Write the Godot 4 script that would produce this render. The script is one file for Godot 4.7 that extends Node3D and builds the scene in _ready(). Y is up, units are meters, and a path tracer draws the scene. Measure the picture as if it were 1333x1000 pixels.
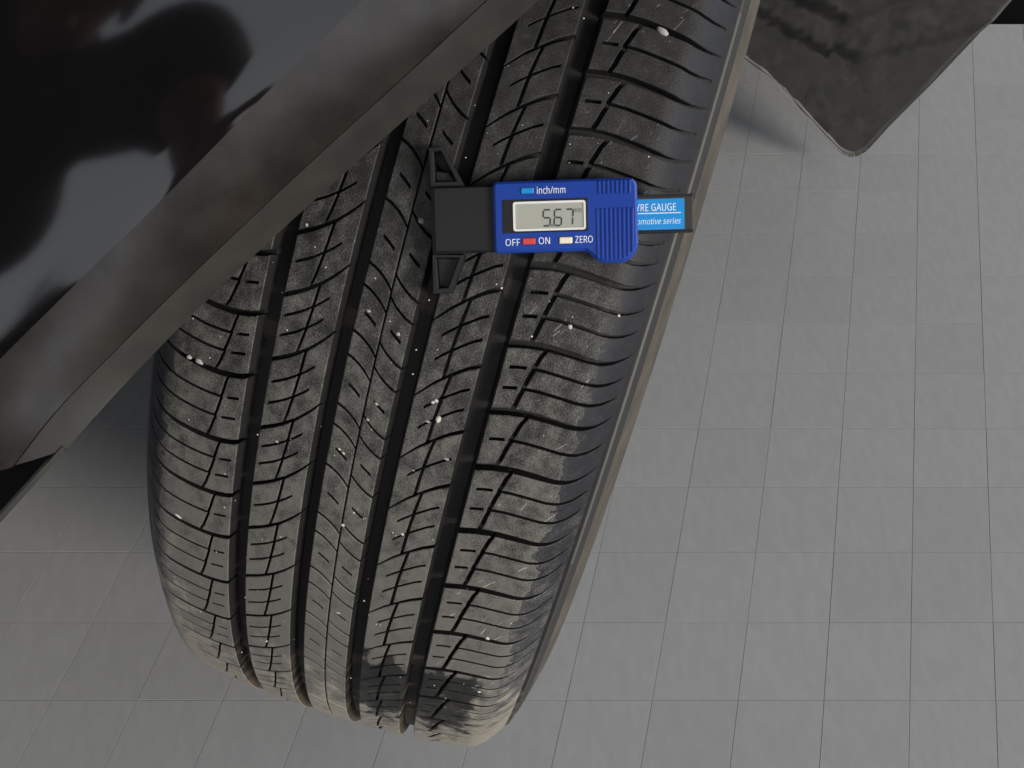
extends Node3D

# ------------------------------------------------------------------ constants
const CAM_HEIGHT := 0.8215
const CAM_PITCH := 53.5
const FOV := 42.06
# tyre: centre of the wheel, axle, the direction that faces the camera and the direction the tread runs (down the picture)
var hub := Vector3(-0.00923, 0.3300, -0.49343)
var axle := Vector3(0.95842, -0.13182, 0.25308).normalized()
var face := Vector3(-0.04277, 0.81054, 0.58412).normalized()
var run := Vector3(-0.28213, -0.57066, 0.77120).normalized()
const TYRE_R := 330.0          # mm
# pitch boundaries along the tread in mm
var pitches := [-136.0, -112.0, -88.0, -63.5, -40.5, -17.8, 4.2, 28.3, 54.7, 85.0, 112.5, 137.0, 168.0, 199.3, 230.5, 261.0, 291.5, 322.0, 352.0, 376.0, 406.0]

var tyre: Node3D
var M := {}
var rng := RandomNumberGenerator.new()

# ------------------------------------------------------------------ small helpers
func lin(r: float, g: float, b: float) -> Color:
	return Color(r, g, b).linear_to_srgb()

func mat(albedo: Color, rough: float, metal := 0.0) -> StandardMaterial3D:
	var m := StandardMaterial3D.new()
	m.albedo_color = albedo
	m.roughness = rough
	m.metallic = metal
	return m

func noise_tex(freq: float, c0: Color, c1: Color, size := 512, seed_ := 1, octaves := 4, lo := 0.25, hi := 0.75) -> NoiseTexture2D:
	var n := FastNoiseLite.new()
	n.noise_type = FastNoiseLite.TYPE_SIMPLEX_SMOOTH
	n.seed = seed_
	n.frequency = freq
	n.fractal_octaves = octaves
	var t := NoiseTexture2D.new()
	t.noise = n
	t.seamless = true
	t.width = size
	t.height = size
	var g := Gradient.new()
	g.offsets = PackedFloat32Array([lo, hi])
	g.colors = PackedColorArray([c0, c1])
	t.color_ramp = g
	return t

func tag(o: Node, label: String, category := "", group := "", kind := "") -> void:
	if label != "":
		o.set_meta("label", label)
	if category != "":
		o.set_meta("category", category)
	if group != "":
		o.set_meta("group", group)
	if kind != "":
		o.set_meta("kind", kind)

func base(called: String, where: Vector3) -> Node3D:
	var o := Node3D.new()
	o.name = called
	add_child(o, true)
	o.position = where
	return o

func put(called: String, mesh: Mesh, m: Material, parent: Node, at := Transform3D.IDENTITY) -> MeshInstance3D:
	var o := MeshInstance3D.new()
	o.name = called
	o.mesh = mesh
	if m:
		o.material_override = m
	o.transform = at
	parent.add_child(o, true)
	return o

# a growing list of triangles; add() keeps the winding that faces the wanted normal
class Tris:
	var v := PackedVector3Array()
	var n := PackedVector3Array()
	var uv := PackedVector2Array()
	func tri(a: Vector3, b: Vector3, c: Vector3, na: Vector3, nb: Vector3, nc: Vector3, ua := Vector2.ZERO, ub := Vector2.ZERO, uc := Vector2.ZERO) -> void:
		var g := (b - a).cross(c - a)
		if g.dot(na + nb + nc) > 0.0:
			v.append_array(PackedVector3Array([a, c, b]))
			n.append_array(PackedVector3Array([na, nc, nb]))
			uv.append_array(PackedVector2Array([ua, uc, ub]))
		else:
			v.append_array(PackedVector3Array([a, b, c]))
			n.append_array(PackedVector3Array([na, nb, nc]))
			uv.append_array(PackedVector2Array([ua, ub, uc]))
	func flat(a: Vector3, b: Vector3, c: Vector3, d: Vector3, out: Vector3) -> void:
		var g := (c - a).cross(d - b)
		if g.length_squared() < 1e-20:
			return
		g = g.normalized()
		if g.dot(out) < 0.0:
			g = -g
		tri(a, b, c, g, g, g)
		tri(a, c, d, g, g, g)
	func into(mesh: ArrayMesh) -> void:
		if v.is_empty():
			return
		var arr := []
		arr.resize(Mesh.ARRAY_MAX)
		arr[Mesh.ARRAY_VERTEX] = v
		arr[Mesh.ARRAY_NORMAL] = n
		arr[Mesh.ARRAY_TEX_UV] = uv
		mesh.add_surface_from_arrays(Mesh.PRIMITIVE_TRIANGLES, arr)
	func mesh() -> ArrayMesh:
		var m := ArrayMesh.new()
		into(m)
		return m

func interp(table: Array, x: float) -> float:
	if x <= table[0][0]:
		return table[0][1]
	for i in range(1, table.size()):
		if x <= table[i][0]:
			var f: float = (x - table[i - 1][0]) / (table[i][0] - table[i - 1][0])
			return lerpf(table[i - 1][1], table[i][1], f)
	return table[-1][1]

# a prism: outline in the XY plane (metres), from z0 (back) to z1 (front), with a bevel round the front edge
func prism(outline: PackedVector2Array, z0: float, z1: float, bevel: float, t: Tris = null) -> Tris:
	if t == null:
		t = Tris.new()
	var o := outline
	if Geometry2D.is_polygon_clockwise(o):
		o = o.duplicate()
		o.reverse()
	var k := o.size()
	var inner := PackedVector2Array()
	for i in k:
		var d1 := (o[i] - o[(i + k - 1) % k]).normalized()
		var d2 := (o[(i + 1) % k] - o[i]).normalized()
		var n1 := Vector2(-d1.y, d1.x)
		var n2 := Vector2(-d2.y, d2.x)
		var nn := (n1 + n2).normalized()
		inner.append(o[i] + nn * bevel / maxf(0.5, nn.dot(n1)))
	var up := Vector3(0, 0, 1)
	var idx := Geometry2D.triangulate_polygon(inner)
	for i in range(0, idx.size(), 3):
		var a := inner[idx[i]]
		var b := inner[idx[i + 1]]
		var c := inner[idx[i + 2]]
		t.tri(Vector3(a.x, a.y, z1), Vector3(b.x, b.y, z1), Vector3(c.x, c.y, z1), up, up, up, a, b, c)
		t.tri(Vector3(a.x, a.y, z0), Vector3(b.x, b.y, z0), Vector3(c.x, c.y, z0), -up, -up, -up, a, b, c)
	for i in k:
		var j := (i + 1) % k
		var d := (o[j] - o[i]).normalized()
		var out := Vector3(d.y, -d.x, 0)
		var zb := z1 - bevel
		if bevel > 0.0:
			t.flat(Vector3(o[i].x, o[i].y, zb), Vector3(o[j].x, o[j].y, zb), Vector3(inner[j].x, inner[j].y, z1), Vector3(inner[i].x, inner[i].y, z1), out + up)
		t.flat(Vector3(o[i].x, o[i].y, z0), Vector3(o[j].x, o[j].y, z0), Vector3(o[j].x, o[j].y, zb), Vector3(o[i].x, o[i].y, zb), out)
		t.flat(Vector3(o[i].x, o[i].y, z0), Vector3(o[j].x, o[j].y, z0), Vector3(inner[j].x, inner[j].y, z0), Vector3(inner[i].x, inner[i].y, z0), -up)
	return t

func rounded_rect(x0: float, y0: float, x1: float, y1: float, r: float, steps := 4) -> PackedVector2Array:
	var p := PackedVector2Array()
	var cs := [Vector2(x1 - r, y1 - r), Vector2(x0 + r, y1 - r), Vector2(x0 + r, y0 + r), Vector2(x1 - r, y0 + r)]
	for q in 4:
		for i in steps + 1:
			var a := (q + float(i) / steps) * PI / 2
			p.append(cs[q] + Vector2(cos(a), sin(a)) * r)
	return p

func scaled(p: PackedVector2Array, s := 0.001) -> PackedVector2Array:
	var o := PackedVector2Array()
	for a in p:
		o.append(a * s)
	return o

# ------------------------------------------------------------------ the scene
func _ready() -> void:
	rng.seed = 7
	make_view()
	make_materials()
	make_floor()
	make_shade_roof()
	make_bumper()
	make_mud_flap()
	make_tyre()
	make_gauge()
	make_grit()
	make_person()

func make_view() -> void:
	var cam := Camera3D.new()
	cam.name = "camera"
	cam.position = Vector3(0, CAM_HEIGHT, 0)
	cam.rotation_degrees = Vector3(-CAM_PITCH, 0, 0)
	cam.fov = FOV
	cam.near = 0.02
	cam.far = 200.0
	add_child(cam)
	cam.current = true
	var e := Environment.new()
	e.background_mode = Environment.BG_SKY
	var s := ProceduralSkyMaterial.new()
	s.sky_top_color = Color(0.74, 0.76, 0.79)
	s.sky_horizon_color = Color(0.90, 0.91, 0.93)
	s.sky_curve = 0.25
	s.ground_horizon_color = Color(0.30, 0.29, 0.28)
	s.ground_bottom_color = Color(0.22, 0.21, 0.20)
	var sky := Sky.new()
	sky.sky_material = s
	e.sky = sky
	e.tonemap_mode = Environment.TONE_MAPPER_LINEAR
	e.tonemap_exposure = 2.25
	e.sdfgi_enabled = true
	e.ssao_enabled = true
	e.ssil_enabled = true
	var w := WorldEnvironment.new()
	w.name = "world"
	w.environment = e
	add_child(w)
	var sun := DirectionalLight3D.new()
	sun.name = "sun"
	sun.light_color = Color(1.0, 0.98, 0.95)
	sun.light_energy = 0.45
	sun.light_angular_distance = 18.0
	sun.shadow_enabled = true
	sun.look_at_from_position(Vector3(1.3, 0.65, 1.1), Vector3.ZERO)
	add_child(sun)

func make_materials() -> void:
	# floor tiles: four tones of the same grey concrete, streaked along the depth
	var tiles := []
	for k in 4:
		var m := mat(Color(1, 1, 1), 0.8)
		var g: float = 0.545 + [0.0, 0.006, -0.007, 0.003][k]
		m.albedo_texture = noise_tex(0.012, Color(g - 0.009, g - 0.009, g - 0.009), Color(g + 0.009, g + 0.009, g + 0.009), 512, 11 + k, 5, 0.2, 0.8)
		m.uv1_triplanar = true
		m.uv1_world_triplanar = true
		m.uv1_scale = Vector3(12.0, 4.0, 5.0)
		m.uv1_offset = Vector3(0.13 * k, 0.37 * k, 0.21 * k)
		tiles.append(m)
	M.tiles = tiles
	M.grout = mat(Color(0.49, 0.49, 0.49), 0.9)
	M.asphalt = mat(lin(0.004, 0.004, 0.004), 0.95)
	M.asphalt.metallic_specular = 0.1
	# car paint
	var paint := mat(lin(0.004, 0.004, 0.0045), 0.06)
	paint.metallic_specular = 0.5
	M.paint = paint
	var dusty := mat(Color(1, 1, 1), 0.32)
	dusty.albedo_texture = noise_tex(0.006, Color(0.115, 0.104, 0.096), Color(0.175, 0.158, 0.143), 1024, 5, 6, 0.2, 0.8)
	dusty.uv1_triplanar = true
	dusty.uv1_scale = Vector3(6, 6, 6)
	dusty.roughness_texture = noise_tex(0.02, Color(0.75, 0.75, 0.75), Color(1, 1, 1), 512, 9)
	M.dusty = dusty
	var lip := mat(Color(1, 1, 1), 0.5)
	lip.albedo_texture = noise_tex(0.01, Color(0.135, 0.127, 0.115), Color(0.19, 0.18, 0.16), 512, 15, 6, 0.2, 0.8)
	lip.uv1_triplanar = true
	lip.uv1_scale = Vector3(9, 9, 9)
	M.lip = lip
	M.black_plastic = mat(lin(0.004, 0.004, 0.004), 0.7)
	M.black_plastic.metallic_specular = 0.15
	# mud flap: black plastic under patches of dried dust
	var flap := mat(Color(1, 1, 1), 0.8)
	flap.albedo_texture = noise_tex(0.012, Color(0.065, 0.063, 0.06), Color(0.135, 0.128, 0.118), 1024, 31, 5, 0.15, 0.85)
	flap.uv1_triplanar = true
	flap.uv1_scale = Vector3(2.5, 2.5, 2.5)
	M.flap = flap
	M.flap_edge = mat(lin(0.05, 0.047, 0.04), 0.6)
	make_rubber()

# tread print: worn rubber, unworn shoulders, scuffs, dried dust and painted arch shade, laid out in millimetres (across, along)
func make_rubber() -> void:
	var w := 768
	var h := 1536
	var layer := func(freq: float, sd: int, oct: int) -> PackedByteArray:
		var n := FastNoiseLite.new()
		n.noise_type = FastNoiseLite.TYPE_SIMPLEX_SMOOTH
		n.seed = sd
		n.frequency = freq
		n.fractal_octaves = oct
		var im := n.get_image(w, h, false, false, true)
		im.convert(Image.FORMAT_L8)
		return im.get_data()
	var fine: PackedByteArray = layer.call(0.42, 3, 2)
	var mid: PackedByteArray = layer.call(0.05, 4, 4)
	var big: PackedByteArray = layer.call(0.011, 5, 4)
	var dst: PackedByteArray = layer.call(0.022, 6, 5)
	var top := PackedByteArray()
	top.resize(w * h * 3)
	var rou := PackedByteArray()
	rou.resize(w * h)
	var wal := PackedByteArray()
	wal.resize(w * h * 3)
	for y in h:
		var t := y * 560.0 / h - 130.0
		for x in w:
			var i := y * w + x
			var s := x * 224.0 / w - 112.0
			var f := fine[i] / 255.0 - 0.5
			var m := mid[i] / 255.0 - 0.5
			var b := big[i] / 255.0 - 0.5
			var d := dst[i] / 255.0 - 0.5
			# worn contact face
			var g := 43.0 + f * 24.0 + m * 16.0 + b * 12.0
			var c := Vector3(g, g * 0.985, g * 0.955)
			var r := 0.60 + m * 0.12
			# unworn rubber beyond the contact face, with an uneven border
			var fresh := absf(s) + d * 9.0 + m * 5.0 > 81.5
			if fresh:
				g = 37.0 + f * 5.0 + m * 7.0
				c = Vector3(g, g * 1.03, g * 1.13)
				r = 0.55 + m * 0.1
			# dried dust: patches on the part that last rolled through dirt, thick at the shoulder, left out where it is wet
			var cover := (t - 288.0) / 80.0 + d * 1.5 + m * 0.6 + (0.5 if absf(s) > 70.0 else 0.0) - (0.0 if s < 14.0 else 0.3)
			# damp stain low on the right half, soft at its border
			var damp := minf(minf(s + d * 18.0 - 10.0, 76.0 - s - d * 14.0) / 9.0, minf(t + d * 30.0 - 258.0, 335.0 - t - d * 40.0) / 14.0)
			damp = clampf(damp * 1.6 + m * 0.5, 0.0, 1.0)
			cover -= damp * 1.2
			c *= 1.0 - 0.25 * damp
			r = lerpf(r, 0.48, damp)
			# dust in the grain, paler down the tread to paint in the arch's shade
			var dust_shade := (t - 10.0) / 270.0 + f * 0.75 + d * 0.45 + m * 0.35 - 0.1
			dust_shade -= damp * 1.0 + (0.45 if fresh else 0.0)
			if dust_shade > 0.0:
				c = c.lerp(Vector3(128.0, 124.5, 117.0), clampf(dust_shade * 1.1, 0.0, 0.66))
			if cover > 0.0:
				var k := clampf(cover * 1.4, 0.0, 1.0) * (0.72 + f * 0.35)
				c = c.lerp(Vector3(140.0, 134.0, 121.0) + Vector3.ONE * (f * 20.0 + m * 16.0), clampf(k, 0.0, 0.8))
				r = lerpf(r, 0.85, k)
			top[i * 3] = clampi(int(c.x), 0, 255)
			top[i * 3 + 1] = clampi(int(c.y), 0, 255)
			top[i * 3 + 2] = clampi(int(c.z), 0, 255)
			rou[i] = clampi(int(r * 255.0), 0, 255)
			# groove walls and floors: unworn rubber with a little brown dirt
			var q := 30.0 + f * 8.0 + m * 8.0
			var wc := Vector3(q, q * 0.98, q * 0.95)
			var wd := (t - 300.0) / 70.0 + d * 2.2
			if wd > 0.0:
				wc = wc.lerp(Vector3(86, 76, 62), clampf(wd, 0.0, 0.8))
			if absf(absf(s) - 95.4) < 0.35:
				wc = Vector3(66, 65, 62)
			wal[i * 3] = clampi(int(wc.x), 0, 255)
			wal[i * 3 + 1] = clampi(int(wc.y), 0, 255)
			wal[i * 3 + 2] = clampi(int(wc.z), 0, 255)
	var im := Image.create_from_data(w, h, false, Image.FORMAT_RGB8, top)
	# scuffs and scratches: short pale strokes on the contact face
	for k in 230:
		var s0 := rng.randf_range(50.0, 80.0) if k < 120 else rng.randf_range(-80.0, 80.0)
		var t0 := rng.randf_range(-60.0, 300.0)
		var a := rng.randf_range(-1.25, -0.75) if k < 120 else rng.randf_range(-PI, PI)
		var len := rng.randf_range(1.5, 8.0) if k < 40 else rng.randf_range(0.6, 3.0)
		var add := rng.randf_range(0.08, 0.28) if k < 50 else rng.randf_range(0.03, 0.14)
		var n := int(len / 0.25)
		for q in n:
			var px := int((s0 + cos(a) * q * 0.25 + 112.0) / 224.0 * w)
			var py := int((t0 + sin(a) * q * 0.25 + 130.0) / 560.0 * h)
			if px >= 0 and px < w and py >= 0 and py < h:
				var c := im.get_pixel(px, py)
				im.set_pixel(px, py, Color(c.r + add, c.g + add, c.b + add))
	im.generate_mipmaps()
	var ri := Image.create_from_data(w, h, false, Image.FORMAT_L8, rou)
	var wi := Image.create_from_data(w, h, false, Image.FORMAT_RGB8, wal)
	var bump := Image.create_from_data(w, h, false, Image.FORMAT_L8, fine)
	bump.convert(Image.FORMAT_RGBA8)
	bump.bump_map_to_normal_map(1.2)
	var tread := mat(Color(1, 1, 1), 1.0)
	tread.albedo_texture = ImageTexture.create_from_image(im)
	tread.roughness_texture = ImageTexture.create_from_image(ri)
	tread.normal_enabled = true
	tread.normal_texture = ImageTexture.create_from_image(bump)
	tread.normal_scale = 0.3
	tread.metallic_specular = 0.35
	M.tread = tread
	var wall := mat(Color(1, 1, 1), 0.62)
	wall.albedo_texture = ImageTexture.create_from_image(wi)
	wall.metallic_specular = 0.35
	M.wall = wall
	var side := mat(Color(1, 1, 1), 0.75)
	side.albedo_texture = noise_tex(0.01, Color(0.215, 0.20, 0.178), Color(0.32, 0.295, 0.255), 1024, 41, 5, 0.15, 0.85)
	side.uv1_triplanar = true
	side.uv1_scale = Vector3(3.5, 3.5, 3.5)
	M.side = side
	M.band = mat(lin(0.020, 0.0195, 0.0185), 0.6)
	M.rim = mat(lin(0.25, 0.25, 0.26), 0.35, 0.8)

# ------------------------------------------------------------------ floor
func make_floor() -> void:
	var ground := Tris.new()
	ground.flat(Vector3(-40, -0.012, -40), Vector3(40, -0.012, -40), Vector3(40, -0.012, 40), Vector3(-40, -0.012, 40), Vector3.UP)
	var g := put("ground", ground.mesh(), M.asphalt, self)
	tag(g, "", "", "", "structure")
	var o := Vector2(0.3298, -0.282)
	var du := 0.0712
	var dv := 0.0679
	var skew := 0.2526
	var gap := 0.00024
	var fl := base("floor", Vector3.ZERO)
	tag(fl, "", "", "", "structure")
	var grout := Tris.new()
	var c := func(i: float, j: float) -> Vector2:
		return Vector2(o.x + i * du + j * dv * skew, o.y - j * dv)
	var a0: Vector2 = c.call(-30, -9)
	var a1: Vector2 = c.call(22, -9)
	var a2: Vector2 = c.call(22, 14)
	var a3: Vector2 = c.call(-30, 14)
	prism(PackedVector2Array([a0, a1, a2, a3]), -0.010, -0.00025, 0.0, grout)
	# prism builds in XY: turn to lie flat (x, y) -> (x, z)
	var flat_turn := Transform3D(Basis(Vector3(1, 0, 0), Vector3(0, 0, 1), Vector3(0, -1, 0)), Vector3.ZERO)
	flat_turn = Transform3D(Basis(Vector3(1, 0, 0), Vector3(0, 0, 1), Vector3(0, 1, 0)), Vector3.ZERO)
	put("grout", grout.mesh(), M.grout, fl, flat_turn)
	var p := PackedVector2Array([Vector2(gap, -gap), Vector2(du - gap, -gap), Vector2(du - gap + dv * skew, -dv + gap), Vector2(gap + dv * skew, -dv + gap)])
	var shape := prism(p, -0.008, 0.0, 0.00016).mesh()
	var rest := Tris.new()
	for j in range(-9, 14):
		for i in range(-30, 22):
			var q: Vector2 = c.call(i, j)
			var mid: Vector2 = c.call(i + 0.5, j + 0.5)
			# the part of the floor that the picture shows, and one tile round it
			var fwd := -mid.y
			var depth := 0.8039 * CAM_HEIGHT + 0.5948 * fwd
			var px := mid.x / depth * 1300.0 + 666.5
			var py := (0.5948 * CAM_HEIGHT - 0.8039 * fwd) / depth * 1300.0 + 500.0
			var sh := rng.randf_range(-0.00007, 0.00007)
			if px > -70 and px < 1400 and py < 1070 and py > 20 and not (px > 330 and px < 640 and py < 780):
				put("tile", shape, M.tiles[rng.randi() % 4], fl, flat_turn.translated(Vector3(q.x, sh, q.y)))
			else:
				var from := rest.v.size()
				prism(p, -0.008, 0.0, 0.00016, rest)
				for k in range(from, rest.v.size()):
					rest.v[k] += Vector3(q.x, q.y, sh)
	var r := put("tiles", rest.mesh(), M.tiles[0], fl, flat_turn)
	tag(r, "", "", "", "stuff")

# ------------------------------------------------------------------ bumper
var edge_line := [Vector3(-0.1566, 0.5244, -0.1902), Vector3(-0.1418, 0.5345, -0.2035), Vector3(-0.1263, 0.5448, -0.2161), Vector3(-0.1041, 0.5594, -0.2317), Vector3(-0.0779, 0.5769, -0.2471), Vector3(-0.0574, 0.5911, -0.2570), Vector3(-0.0345, 0.6082, -0.2660), Vector3(-0.0125, 0.6259, -0.2724), Vector3(0.0101, 0.6461, -0.2766), Vector3(0.0302, 0.6664, -0.2778)]
var ridge_line := [Vector3(-0.2224, 0.5143, -0.1799), Vector3(-0.1991, 0.5401, -0.1967), Vector3(-0.1451, 0.5801, -0.2250), Vector3(-0.1228, 0.5958, -0.2362), Vector3(-0.0984, 0.6139, -0.2490), Vector3(-0.0802, 0.6277, -0.2587), Vector3(-0.0597, 0.6421, -0.2690), Vector3(-0.0403, 0.6561, -0.2790), Vector3(-0.0196, 0.6712, -0.2897), Vector3(0.0005, 0.6860, -0.3002)]
var top_line := [Vector3(-0.2710, 0.6036, -0.2218), Vector3(-0.2496, 0.6237, -0.2353), Vector3(-0.2004, 0.6554, -0.2585), Vector3(-0.1799, 0.6680, -0.2678), Vector3(-0.1573, 0.6826, -0.2785), Vector3(-0.1404, 0.6937, -0.2866), Vector3(-0.1213, 0.7054, -0.2952), Vector3(-0.1032, 0.7168, -0.3037), Vector3(-0.0836, 0.7293, -0.3128), Vector3(-0.0647, 0.7414, -0.3217)]

func along(line: Array, u: float) -> Vector3:
	# Catmull-Rom through the stations
	var n := line.size() - 1
	var x := clampf(u, 0.0, 1.0) * n
	var i := mini(int(x), n - 1)
	var f := x - i
	var p0: Vector3 = line[i - 1] if i > 0 else line[0] * 2.0 - line[1]
	var p1: Vector3 = line[i]
	var p2: Vector3 = line[i + 1]
	var p3: Vector3 = line[i + 2] if i + 2 <= n else line[n] * 2.0 - line[n - 1]
	return p1.cubic_interpolate(p2, p0, p3, f)

# a skin of the surface at(u, v) with thickness; smooth on the outside
func skin(at: Callable, u0: float, u1: float, v0: float, v1: float, nu: int, nv: int, thick: float, towards: Vector3, org: Vector3) -> ArrayMesh:
	var t := Tris.new()
	var pts := []
	var nor := []
	for j in nv + 1:
		var row := []
		var nr := []
		for i in nu + 1:
			var u := lerpf(u0, u1, float(i) / nu)
			var v := lerpf(v0, v1, float(j) / nv)
			var p: Vector3 = at.call(u, v)
			var e := 0.002
			var du: Vector3 = at.call(u + e, v) - at.call(u - e, v)
			var dv: Vector3 = at.call(u, v + e) - at.call(u, v - e)
			var n := du.cross(dv).normalized()
			if n.dot(towards) < 0.0:
				n = -n
			row.append(p - org)
			nr.append(n)
		pts.append(row)
		nor.append(nr)
	for j in nv:
		for i in nu:
			var a: Vector3 = pts[j][i]
			var b: Vector3 = pts[j][i + 1]
			var c: Vector3 = pts[j + 1][i + 1]
			var d: Vector3 = pts[j + 1][i]
			var na: Vector3 = nor[j][i]
			var nb: Vector3 = nor[j][i + 1]
			var nc: Vector3 = nor[j + 1][i + 1]
			var nd: Vector3 = nor[j + 1][i]
			t.tri(a, b, c, na, nb, nc)
			t.tri(a, c, d, na, nc, nd)
			t.tri(a - na * thick, b - nb * thick, c - nc * thick, -na, -nb, -nc)
			t.tri(a - na * thick, c - nc * thick, d - nd * thick, -na, -nc, -nd)
	for i in nu:
		for j in [0, nv]:
			var a: Vector3 = pts[j][i]
			var b: Vector3 = pts[j][i + 1]
			var inside: Vector3 = pts[nv / 2][i]
			t.flat(a, b, b - nor[j][i + 1] * thick, a - nor[j][i] * thick, a - inside)
	for j in nv:
		for i in [0, nu]:
			var a: Vector3 = pts[j][i]
			var b: Vector3 = pts[j + 1][i]
			var inside: Vector3 = pts[j][nu / 2]
			t.flat(a, b, b - nor[j + 1][i] * thick, a - nor[j][i] * thick, a - inside)
	return t.mesh()

func make_bumper() -> void:
	var org := Vector3(-0.3, 0.5, -0.3)
	var b := base("car_bumper", org)
	tag(b, "glossy black car bumper corner with dusty lower edge beside the tyre", "bumper")
	var outw := Vector3(0.1, 0.6, 0.75)
	# upper face: from the ridge to beyond the picture, slightly domed
	var upper := func(u: float, v: float) -> Vector3:
		var p := along(ridge_line, u).lerp(along(top_line, u), v)
		return p + Vector3(0.10, 0.50, 0.86) * (0.0012 * sin(clampf(v, -0.1, 1.0) * PI))
	# lower face: from the ridge down to the rim, bowed outwards
	var lower := func(u: float, v: float) -> Vector3:
		var p := along(edge_line, u).lerp(along(ridge_line, u), v)
		return p + Vector3(0.31, 0.24, 0.92) * (0.0025 * sin(clampf(v, -0.1, 1.1) * PI))
	# the fold between them, rounded
	var fold := func(u: float, v: float) -> Vector3:
		var a: Vector3 = lower.call(u, 0.90)
		var c: Vector3 = upper.call(u, 0.07)
		var b1: Vector3 = a + (a - lower.call(u, 0.84)) * 0.9
		var b2: Vector3 = c + (c - upper.call(u, 0.10)) * 1.1
		return a.bezier_interpolate(b1, b2, c, v)
	put("painted_panel", skin(upper, 0.0, 1.0, 0.07, 1.0, 40, 16, 0.003, outw, org), M.paint, b)
	put("ridge", skin(fold, 0.0, 1.0, 0.0, 1.0, 40, 10, 0.003, outw, org), M.paint, b)
	put("lower_panel", skin(lower, 0.0, 1.0, 0.30, 0.90, 40, 10, 0.003, outw, org), M.dusty, b)
	# rim below the seam: stands a little back, its edge rolled under
	var rim := func(u: float, v: float) -> Vector3:
		var p: Vector3 = lower.call(u, 0.285 - v * 0.285)
		return p - Vector3(0.31, 0.24, 0.92) * (0.0008 + 0.001 * v * v)
	put("rim_trim", skin(rim, 0.0, 1.0, 0.0, 1.0, 60, 16, 0.002, outw, org), M.lip, b)
	# black lower lip past the end of the painted panel
	var l0 := Vector3(-0.1566, 0.5244, -0.1902)
	var dirn: Vector3 = (edge_line[0] - edge_line[2]).normalized()
	var lipf := func(u: float, v: float) -> Vector3:
		var p: Vector3 = l0 - dirn * 0.01 + dirn * (u * 0.16)
		return p + Vector3(-0.30, 0.86, -0.18) * (v * 0.04) - outw * (0.006 + 0.05 * v)
	put("lower_lip", skin(lipf, 0.0, 1.0, 0.10, 1.0, 8, 4, 0.003, outw, org), M.black_plastic, b)
	var lip_edge := func(u: float, v: float) -> Vector3:
		var p: Vector3 = l0 + dirn * (0.001 + u * 0.17)
		return p + Vector3(-0.30, 0.86, -0.18) * (v * 0.0022) - Vector3(0.31, 0.24, 0.92) * 0.0018
	put("lip_edge", skin(lip_edge, 0.0, 1.0, 0.0, 1.0, 8, 2, 0.002, outw, org), M.lip, b)
	# unseen underside of the car body behind the rim, added to shade the floor
	var under := func(u: float, v: float) -> Vector3:
		var p := along(edge_line, u * 0.62)
		return p + Vector3(-0.06 - 1.1 * v, 0.035 + 0.05 * v, -0.055 - 0.75 * v)
	# unseen wing closing the body over the wheel, shaped to shade the tread below
	var wing := Tris.new()
	var box := prism(PackedVector2Array([Vector2(-1.3, 0.33), Vector2(0.02, 0.33), Vector2(0.03, 0.262), Vector2(0.12, 0.262), Vector2(0.16, 0.30), Vector2(0.16, 1.30), Vector2(-1.3, 1.30)]), 0.684, 1.10, 0.01, wing)
	for i in box.v.size():
		var q := box.v[i]
		var nq := box.n[i]
		box.v[i] = Vector3(q.x, q.z, -q.y) - org
		box.n[i] = Vector3(nq.x, nq.z, -nq.y)
	put("wing", wing.mesh(), M.paint, b)
	var crown_f := func(u: float, v: float) -> Vector3:
		var p := along(top_line, u)
		return p.lerp(Vector3(p.x - 0.05, 0.98, -0.42), v)
	put("added_wing_face", skin(crown_f, 0.0, 1.0, 0.0, 1.0, 20, 6, 0.003, outw, org), M.paint, b)  # unseen skin above the panel, added to block sky from behind
	# unseen tray and car floor, added to shade the tiles beside and behind the tyre
	var tray := Tris.new()
	prism(PackedVector2Array([Vector2(-0.31, 0.49), Vector2(-0.36, 0.40), Vector2(-0.395, 0.33), Vector2(-0.47, 0.19), Vector2(-1.4, 0.19), Vector2(-1.4, 2.4), Vector2(-0.20, 2.4), Vector2(-0.20, 0.80), Vector2(-0.30, 0.62)]), 0.19, 0.42, 0.0, tray)
	prism(PackedVector2Array([Vector2(-0.199, 0.96), Vector2(0.52, 0.96), Vector2(0.52, 2.6), Vector2(-0.199, 2.6)]), 0.216, 0.68, 0.0, tray)
	prism(PackedVector2Array([Vector2(-0.199, 1.12), Vector2(0.54, 1.12), Vector2(0.54, 2.6), Vector2(-0.199, 2.6)]), 0.112, 0.2155, 0.0, tray)
	for i in tray.v.size():
		var q := tray.v[i]
		var nq := tray.n[i]
		tray.v[i] = Vector3(q.x, q.z, -q.y) - org
		tray.n[i] = Vector3(nq.x, nq.z, -nq.y)
	put("shade_underbody", tray.mesh(), M.black_plastic, b)
	put("underside", skin(under, 0.0, 1.0, 0.0, 1.0, 16, 6, 0.01, Vector3(0, -1, 0), org), M.black_plastic, b)

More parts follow.
